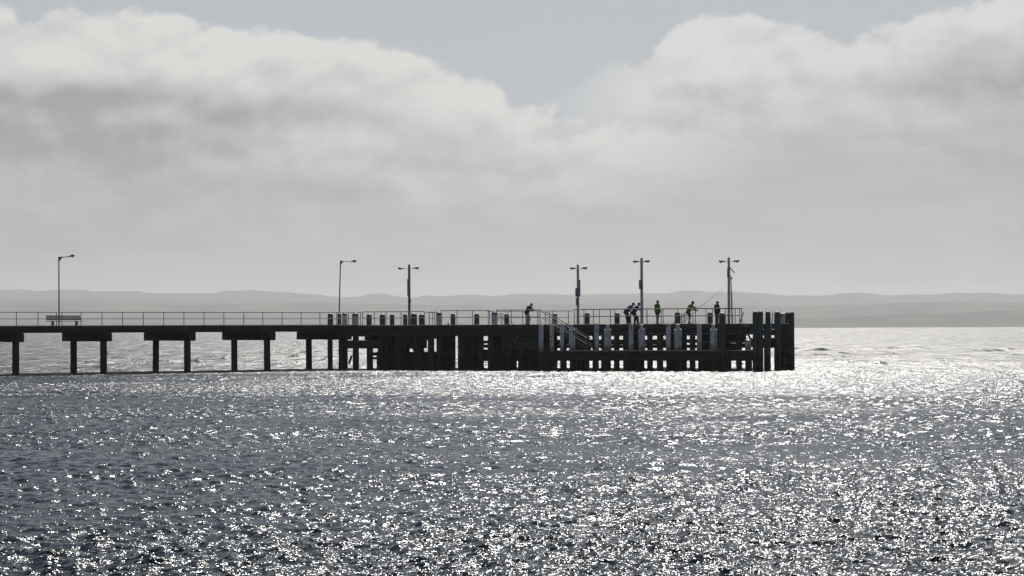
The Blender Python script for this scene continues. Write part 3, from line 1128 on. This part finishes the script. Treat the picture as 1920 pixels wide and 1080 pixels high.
# thin leaning poles
w = 0.0
for (xa, ya, xb, yb, w, lab) in ((1444.5, 640, 1449.2, 584.5, 0.2, 'thin leaning pole between the second and third piles of the end cluster'),
                                 (1387.5, 606, 1394.0, 585, 1.4, 'thin leaning pole at the right end of the front railing')):
    ua, za, ub, zb = H.u(xa, w), H.z(xa, ya, w), H.u(xb, w), H.z(xb, yb, w)
    g_ = H.at(ua, w)
    o = MB().tube([(0, 0, 0), ((ub - ua) * .5, 0.02, (zb - za) * .5), (ub - ua, 0.05, zb - za)], [0.05, 0.045, 0.035], 8).build('pole', 'pole_dark')
    o.location = (g_.x, g_.y, za)
    o.rotation_euler = (0, 0, H.rz)
    tag(o, lab, 'pole')

# ------------------------------------------------------------------ lamps
def cobra_head(parent, tip, sgn, z, tilt=0.12):
    """Street-lamp head: long shell with a bowl under its end."""
    x0 = tip
    rings = []
    for f, rw, rh in ((0.0, .04, .035), (0.12, .06, .05), (0.35, .115, .085), (0.62, .145, .10), (0.86, .12, .085), (1.0, .05, .04)):
        xx = x0 + sgn * f * 0.50
        zz = z + f * 0.5 * tilt
        rings.append([(xx, rw * math.cos(a), zz + (rh * math.sin(a) if math.sin(a) > 0 else rh * .45 * math.sin(a))) for a in (2 * math.pi * i / 12 for i in range(12))])
    if sgn < 0:
        rings = [list(reversed(q)) for q in rings]
    hd = MB().loft(rings).build('lamp_head', 'lamp', parent)
    c = (x0 + sgn * .33, 0, z - .035 + .33 * tilt)
    MB().ball(c, (.13, .10, .10), 12, 7).build('lens', 'lens', hd)
    return hd


def single_lamp(label, fr, xb, w, ytop, lean_px, arm_px, head_dir=1, droop=0.0):
    Yb = fr.Y(xb, w)
    g1 = fr.at(fr.u(xb, w), w)
    o = empty('lamp_post', (g1.x, g1.y, DECK - 0.005), 0)
    tag(o, label, 'lamp post', 'single-arm lamp posts on the walkway')
    h = zat(xb, ytop, Yb) - DECK
    lx = lean_px * Yb / FPX
    MB().tube([(0, 0, 0), (lx * .5, 0, h * .5), (lx, 0, h)], [0.055, 0.05, 0.045], 10).build('pole', 'pole_steel', o)
    MB().box(0, 0, 0.02, 0.3, 0.3, 0.04, 0.01).build('base_plate', 'pole_steel', o)
    al = arm_px * Yb / FPX
    MB().tube([(lx - .03, 0, h - .03), (lx + al * .5, 0, h - .03 + droop * .5), (lx + al, 0, h - .03 + droop)], 0.032, 8).build('arm', 'pole_steel', o)
    MB().add([(lx, -.012, h - .40), (lx + .26, -.012, h - .05), (lx, -.012, h - .05), (lx, .012, h - .40), (lx + .26, .012, h - .05), (lx, .012, h - .05)],
             [(0, 1, 2), (5, 4, 3), (0, 3, 4, 1), (1, 4, 5, 2), (2, 5, 3, 0)]).build('gusset', 'pole_steel', o, smooth=False)
    cobra_head(o, lx + al - .08, 1, h - .03 + droop, 0.25)
    return o


single_lamp('single-arm grey lamp post standing beside the bench', J, 110.8, 0.35, 481.5, 0.0, 19.5, droop=0.03)
single_lamp('slightly leaning single-arm lamp post where the walkway meets the wharf', J, 635.4, 0.5, 488.3, 3.6, 20.5, droop=-0.10)


def twin_lamp(label, xb, w, ytop, yarm, span, mat, boxes, wid=4.6):
    Yb = H.Y(xb, w)
    g1 = H.at(H.u(xb, w), w)
    o = empty('twin_lamp_post', (g1.x, g1.y, DECK - 0.005), 0)
    tag(o, label, 'lamp post', 'twin-armed lamp posts on the wharf')
    h = zat(xb, ytop, Yb) - DECK
    za = zat(xb, yarm, Yb) - DECK
    rr = wid / 2 * Yb / FPX
    MB().lathe(0, 0, [(rr * 1.12, 0), (rr * 1.05, h * .4), (rr, h * .8), (rr * .97, h - .12), (rr * .6, h - .03), (rr * .15, h)], 14, 0.012).build('pole', mat, o)
    for sg, sp_ in ((-1, span[0]), (1, span[1])):
        L_ = sp_ * Yb / FPX
        MB().tube([(0, 0, za), (sg * L_ * .6, 0, za + .01), (sg * (L_ - .42), 0, za + .03)], 0.022, 8).build('arm', 'pole_steel', o)
        cobra_head(o, sg * (L_ - .50), sg, za + .03, 0.10 if sg > 0 else 0.04)
    for bx0, bx1, by0, by1, dy_ in boxes:
        x0_, x1_ = (bx0 - xb) * Yb / FPX, (bx1 - xb) * Yb / FPX
        z1_, z0_ = zat(xb, by0, Yb) - DECK, zat(xb, by1, Yb) - DECK
        MB().box((x0_ + x1_) / 2, dy_, (z0_ + z1_) / 2, x1_ - x0_, 0.2, z1_ - z0_, 0.02).build('junction_box', 'box', o)
    return o


twin_lamp('leftmost twin-armed lamp on a dark timber pole, among the dark bollards', 767.6, 5.0, 495, 503.8, (21.2, 19), 'pole_dark',
          [(764, 768, 523, 554.5, -.14), (768.6, 770.8, 560, 568, -.1)])
twin_lamp('second twin-armed lamp from the left, with grey boxes on its pole, above the front stair', 1083.9, 4.0, 495, 503.8, (15, 18), 'pole_white',
          [(1085, 1088.6, 524, 556, .1), (1078.8, 1087.6, 540, 556, -.16), (1079.6, 1084.6, 558.5, 572.5, -.14)])
twin_lamp('third twin-armed lamp from the left, beside the two leaning people', 1203.5, 0.55, 482.6, 491, (16.4, 15.6), 'pole_white',
          [(1198.2, 1204, 525, 541.8, -.12)], 5.2)
tl = twin_lamp('rightmost twin-armed lamp, with a small slanting bracket high on its pole', 1366.9, 1.2, 481.8, 490.8, (18.8, 20), 'pole_white',
               [(1363.6, 1367.5, 503, 520, -.12)], 4.8)
Yb = H.Y(1366.9, 1.2)
q = lambda x, y: ((x - 1366.9) * Yb / FPX, -0.05, zat(1366.9, y, Yb) - DECK)
MB().tube([q(1368.5, 501.5), q(1371, 504.5), q(1378, 511.5)], [.05, .045, .035], 8).build('bracket', 'pole_steel', tl)

# dark spar propped against the rightmost lamp
g_ = H.at(H.u(1373.2, 0.9), 0.9)
o = empty('spar', (g_.x, g_.y, DECK + 0.02), 0)
tag(o, 'dark slim spar propped against the rightmost twin-armed lamp', 'spar')
Yb = g_.y
hh = zat(1371, 516, Yb) - DECK
MB().tube([(0, 0, 0), (-.04, .1, hh * .5), (-.10, .14, hh)], [.062, .055, .03], 8).build('shaft', 'pole_dark', o)
MB().ball((-.05, .12, hh * .93), (.09, .06, .09), 8, 6).build('pulley', 'lamp', o)

# ------------------------------------------------------------------ bench
def bench():
    w = 1.5
    u0, u1 = J.u(87.5, w), J.u(154.0, w)
    g1 = J.at((u0 + u1) / 2, w)
    o = empty('park_bench', (g1.x, g1.y, DECK - 0.004), J.rz)
    tag(o, 'slatted bench on the walkway at the foot of the first lamp post', 'bench')
    L_ = u1 - u0
    for k_, (y_, z_) in enumerate(((-.20, .36), (-.07, .365), (.06, .36))):
        MB().box(0, y_, z_, L_, 0.11, 0.045, 0.01).build('seat_slat', 'bench', o)
    for y_, z_ in ((.17, .50), (.21, .63), (.25, .76)):
        q_ = MB().box(0, 0, 0, L_ * .97, 0.04, 0.10, 0.01).build('back_slat', 'bench', o)
        q_.location = (0, y_, z_)
        q_.rotation_euler = (-.28, 0, 0)
    for sg in (-1, 1):
        x_ = sg * L_ * .335
        MB().box(x_ - .07 * 0, -.16, .17, .09, .08, .34, .01).build('leg', 'pole_dark', o)
        MB().box(x_, .10, .17, .09, .08, .34, .01).build('leg', 'pole_dark', o)
        MB().tube([(x_, .14, .30), (x_, .20, .48), (x_, .31, .82)], .03, 6).build('back_support', 'pole_dark', o)
        MB().box(x_, -.04, .325, .06, .46, .035, .008).build('seat_support', 'pole_dark', o)


bench()


# ------------------------------------------------------------------ people
def remesh(o, size=0.018, it=4):
    m = o.modifiers.new('remesh', 'REMESH')
    m.mode = 'VOXEL'
    m.voxel_size = size
    m.use_smooth_shade = True
    sm = o.modifiers.new('smooth', 'SMOOTH')
    sm.factor = 0.5
    sm.iterations = it
    return o


def hand(mb, wrist, d, up):
    """Palm with four unequal curled fingers and a thumb leaving its side."""
    wv, dv, uv = Vector(wrist), Vector(d).normalized(), Vector(up)
    uv = (uv - dv * uv.dot(dv)).normalized()
    sv = dv.cross(uv)
    pc = wv + dv * 0.045
    for k_ in (-1.5, -.5, .5, 1.5):
        mb.limb(wv + sv * k_ * .012, wv + dv * .085 + sv * k_ * .019, .016, .0125)
    for k_, ln in ((-1.5, .062), (-.5, .078), (.5, .085), (1.5, .074)):
        a_ = wv + dv * .085 + sv * k_ * .020
        b_ = a_ + (dv * .8 - uv * .45).normalized() * ln * .5
        c_ = b_ + (dv * .25 - uv * .95).normalized() * ln * .5
        mb.limb(a_, b_, .0095, .0088)
        mb.limb(b_, c_, .0088, .0075)
    a_ = wv + dv * .03 + sv * .028
    b_ = a_ + (dv * .55 + sv * .7 - uv * .3).normalized() * .045
    c_ = b_ + (dv * .8 - uv * .55).normalized() * .032
    mb.limb(a_, b_, .0125, .0105)
    mb.limb(b_, c_, .0105, .0085)


def person(label, xfeet, w, pose, top, legs, hat=None, heightpx=None, fr=H, skirt=False, ytop=565, shoes='rubber', turn=0.0):
    """pose: joints in metres, x forward (to the right), y depth, z up, feet on z = 0."""
    Yb = fr.Y(xfeet, w)
    g1 = fr.at(fr.u(xfeet, w), w)
    o = empty('person', (g1.x, g1.y, DECK - 0.003), turn)
    tag(o, label, 'person', 'people on the wharf')
    V = lambda q_: Vector(q_)
    J_ = {k_: V(v_) for k_, v_ in pose.items() if isinstance(v_, tuple)}
    pel, che, nec, hed = J_['pelvis'], J_['chest'], J_['neck'], J_['head']
    # body: head, neck, forearms, hands joined into one skin
    b = MB()
    b.limb(nec - (hed - nec).normalized() * .06, hed - Vector((0, 0, .03)), .058, .055)
    b.ball(hed, (.104, .084, .126), 14, 10)
    b.ball(hed + Vector((.035, 0, -.06)), (.055, .05, .055), 10, 8)           # jaw
    b.limb(hed + Vector((.088, 0, .012)), hed + Vector((.112, 0, -.028)), .013, .017)   # nose
    b.ball(hed + Vector((.078, 0, .045)), (.025, .05, .014), 8, 6)            # brow
    for sg in (-1, 1):
        b.ball(hed + Vector((-.008, sg * .078, -.005)), (.022, .012, .032), 8, 6)   # ears
    b.ball(hed + Vector((.088, 0, -.062)), (.014, .024, .009), 8, 6)          # lips
    b.limb(pel, che, .10, .10)
    b.limb(che, nec, .10, .055)
    for sd_ in 'LR':
        b.limb(J_['sh' + sd_], J_['el' + sd_], .048, .04)
        b.limb(che, J_['sh' + sd_], .06, .05)
        b.limb(J_['el' + sd_], J_['ha' + sd_], .042, .028)
        b.limb(pel, J_['kn' + sd_], .08, .052)
        b.limb(J_['kn' + sd_], J_['an' + sd_], .066, .045)
    remesh(b.build('body', 'skin', o), 0.014, 3)
    hm = MB()
    for sd_ in 'LR':
        dv = (J_['ha' + sd_] - J_['el' + sd_])
        hand(hm, J_['ha' + sd_] - dv.normalized() * .015, dv, (0, 0, 1) if abs(dv.normalized().z) < .8 else (-1, 0, 0))
    hm.build('hands', 'skin', o)
    ey = MB()
    for sg in (-1, 1):
        ey.ball(hed + Vector((.083, sg * .032, .015)), .012, 8, 6)
    ey.build('eyes', 'eye', o)
    # hair or cap
    hr = MB()
    hr.ball(hed + Vector((-.018, 0, .03)), (.110, .093, .116), 14, 9)
    if hat:
        hr.ball(hed + Vector((-.005, 0, .055)), (.120, .102, .092), 14, 9)
        hr.limb(hed + Vector((.06, -.02, .055)), hed + Vector((.165, -.01, .035)), .045, .03)
        hr.limb(hed + Vector((.06, .02, .055)), hed + Vector((.165, .01, .035)), .045, .03)
    remesh(hr.build('cap' if hat else 'hair', hat or 'hair', o), 0.014, 2)
    # upper garment
    s_ = MB()
    dn = (che - pel).normalized()
    for sg in (-.075, .075):
        yv = Vector((0, sg, 0))
        s_.limb(pel + yv + dn * -.04, pel + (che - pel) * .5 + yv, .185, .180)
        s_.limb(pel + (che - pel) * .5 + yv, che + yv, .180, .190)
        s_.limb(che + yv, nec + yv * .5 - (nec - che) * .15, .165, .085)
    for sd_ in 'LR':
        s_.limb(che + (J_['sh' + sd_] - che) * .3, J_['sh' + sd_], .12, .09)
        s_.limb(J_['sh' + sd_], J_['el' + sd_], .088, .074)
        if pose.get('sleeve', True) is not False:
            s_.limb(J_['el' + sd_], J_['el' + sd_] + (J_['ha' + sd_] - J_['el' + sd_]) * .85, .070, .055)
    remesh(s_.build('jacket', top, o), 0.02, 5)
    # trousers
    t_ = MB()
    t_.limb(pel + Vector((0, -.05, .06)), pel + Vector((0, .05, .06)), .165, .165)
    for sd_ in 'LR':
        hp = pel + Vector((0, .085 if sd_ == 'L' else -.085, -.02))
        if pose.get('shorts'):
            t_.limb(hp, hp + (J_['kn' + sd_] - hp) * .85, .135, .115)
        else:
            t_.limb(hp, J_['kn' + sd_], .135, .115 if not skirt else .19)
            t_.limb(J_['kn' + sd_], J_['an' + sd_] + Vector((0, 0, -.01)), .11 if not skirt else .19, .09 if not skirt else .18)
    remesh(t_.build('shorts' if pose.get('shorts') else 'trousers', legs, o), 0.02, 5)
    for sd_ in 'LR':
        a_ = J_['an' + sd_]
        sh = MB()
        sh.limb(Vector((a_.x - .03, a_.y, .045)), Vector((a_.x + .15, a_.y, .036)), .046, .034)
        sh.limb(Vector((a_.x - .01, a_.y, .05)), Vector((a_.x - .005, a_.y, .12)), .046, .05)
        remesh(sh.build('shoe', shoes, o), 0.012, 2)
    # scale to the height seen in the photograph
    if ytop:
        hz_ = (zat(xfeet, ytop, Yb) - DECK)
        now = hed.z + .128
        o.scale = (hz_ / now,) * 3
    return o


def P(**kw):
    return kw


stand = P(pelvis=(0, 0, .95), chest=(-.02, 0, 1.32), neck=(.0, 0, 1.50), head=(.035, 0, 1.635),
          shL=(-.02, .19, 1.42), elL=(-.05, .24, 1.13), haL=(.10, .20, .93), shR=(-.02, -.19, 1.42), elR=(-.04, -.24, 1.13), haR=(.12, -.19, .95),
          knL=(.03, .10, .5), anL=(.02, .11, .08), knR=(-.01, -.10, .5), anR=(-.05, -.11, .08))
lean_rail = P(pelvis=(-.10, 0, .97), chest=(.06, 0, 1.31), neck=(.20, 0, 1.46), head=(.29, 0, 1.56),
              shL=(.12, .19, 1.38), elL=(.33, .24, 1.14), haL=(.53, .12, 1.17), shR=(.12, -.19, 1.38), elR=(.34, -.24, 1.14), haR=(.55, -.1, 1.17),
              knL=(.03, .10, .5), anL=(-.02, .11, .08), knR=(-.05, -.10, .5), anR=(-.09, -.11, .08))
lean_far = P(pelvis=(-.26, 0, .94), chest=(.05, 0, 1.24), neck=(.20, 0, 1.40), head=(.31, 0, 1.50),
             shL=(.12, .19, 1.32), elL=(.34, .26, 1.14), haL=(.50, .18, 1.10), shR=(.12, -.19, 1.32), elR=(.32, -.26, 1.12), haR=(.48, -.18, 1.08),
             knL=(-.04, .12, .5), anL=(.04, .13, .08), knR=(-.20, -.12, .5), anR=(-.16, -.13, .08))
lean_far2 = P(pelvis=(-.24, 0, .90), chest=(.02, 0, 1.26), neck=(.14, 0, 1.44), head=(.22, 0, 1.55),
              shL=(.08, .19, 1.36), elL=(.26, .26, 1.12), haL=(.46, .16, 1.10), shR=(.08, -.19, 1.36), elR=(.24, -.26, 1.10), haR=(.44, -.16, 1.06),
              knL=(.08, .12, .52), anL=(.12, .13, .08), knR=(-.10, -.12, .5), anR=(-.16, -.13, .08))
angler = P(pelvis=(-.14, 0, .92), chest=(.01, 0, 1.27), neck=(.13, 0, 1.44), head=(.20, 0, 1.565),
           shL=(.06, .19, 1.37), elL=(.30, .24, 1.22), haL=(.52, .10, 1.17), shR=(.06, -.19, 1.37), elR=(.22, -.24, 1.06), haR=(.44, -.08, 1.00),
           knL=(-.02, .11, .5), anL=(-.06, .12, .08), knR=(-.05, -.11, .5), anR=(-.13, -.12, .08), shorts=True)
gaze = P(pelvis=(0, 0, .95), chest=(-.02, 0, 1.32), neck=(.01, 0, 1.50), head=(.05, 0, 1.63),
         shL=(-.02, .19, 1.42), elL=(.02, .26, 1.15), haL=(.18, .12, 1.05), shR=(-.02, -.19, 1.42), elR=(.0, -.26, 1.15), haR=(.19, -.1, 1.08),
         knL=(.03, .10, .5), anL=(.02, .11, .08), knR=(-.04, -.10, .5), anR=(-.07, -.11, .08))
stand2 = dict(stand, shorts=True)

person('person in dark top and pale lavender trousers leaning on the railing', 990.5, -0.45 + 1.2, lean_rail, cloth('charcoal', (.03, .03, .035)),
       cloth('lavender', (.34, .33, .40)), ytop=568.5, skirt=True, turn=0.25)
person('person in royal blue jacket bending forward left of the third twin lamp', 1180.5, 1.0, lean_far, cloth('royal_blue', (.02, .04, .17)),
       cloth('black', (.016, .016, .018)), ytop=567.3)
person('person in slate jacket bending forward, half hidden by the third twin lamp', 1193.5, 1.6, lean_far2, cloth('slate', (.045, .055, .085)),
       cloth('dark_navy', (.016, .018, .022)), ytop=567.3)
person('person in green top and dark shorts standing upright right of the third twin lamp', 1232.8, 1.4, stand2, cloth('leaf_green', (.045, .125, .012)),
       cloth('olive_black', (.025, .028, .018)), ytop=563, turn=0.5)
person('angler in green vest and dark shorts holding a long fishing rod', 1294.5, 0.7, angler, cloth('lime_green', (.07, .165, .015)),
       cloth('black_shorts', (.015, .015, .016)), ytop=564.3)
person('person in dark jacket and cap standing behind the tall dark green pile', 1344.5, 1.0, gaze, cloth('dark_navy_jacket', (.025, .028, .035)),
       cloth('black_trousers', (.018, .018, .02)), hat=cloth('cap', (.06, .06, .065)), ytop=564.8, turn=0.6)

# fishing rod in the angler's hands
w = 0.7
Yb = H.Y(1300, w)
pt = lambda x, y, dz_=0.0: Vector(((x - 960) / FPX * Yb, Yb + dz_, zat(x, y, Yb)))
p0, p1, p2 = pt(1301.5, 587.5), pt(1309.5, 578.5), pt(1361.5, 534.5, -0.6)
o = empty('fishing_rod', p0, 0)
tag(o, 'long thin fishing rod slanting up from the angler towards the rightmost lamp', 'fishing rod')
loc = lambda v_: v_ - p0
mid1 = p1.lerp(p2, .5) + Vector((0, 0, -.03))
MB().tube([loc(p0), loc(p1)], [.019, .017], 8).build('handle', 'rubber', o)
MB().tube([loc(p1), loc(p1.lerp(mid1, .5)), loc(mid1), loc(mid1.lerp(p2, .5)), loc(p2)], [.016, .014, .012, .009, .006], 7).build('blank', 'lamp', o)
rl = p0.lerp(p1, .85) + Vector((.03, 0, -.10))
MB().lathe(0, 0, [(.02, -.04), (.045, -.035), (.03, -.02), (.03, .02), (.045, .035), (.02, .04)], 12).build('reel', 'lamp', o).location = loc(rl)
for f in (.15, .4, .65, .88):
    q_ = p1.lerp(p2, f)
    n_ = 10
    MB().tube([loc(q_) + Vector((0, .018 * math.cos(a), -.022 + .018 * math.sin(a))) for a in (2 * math.pi * i / n_ for i in range(n_ + 1))], .003, 5).build('line_guide', 'lamp', o)
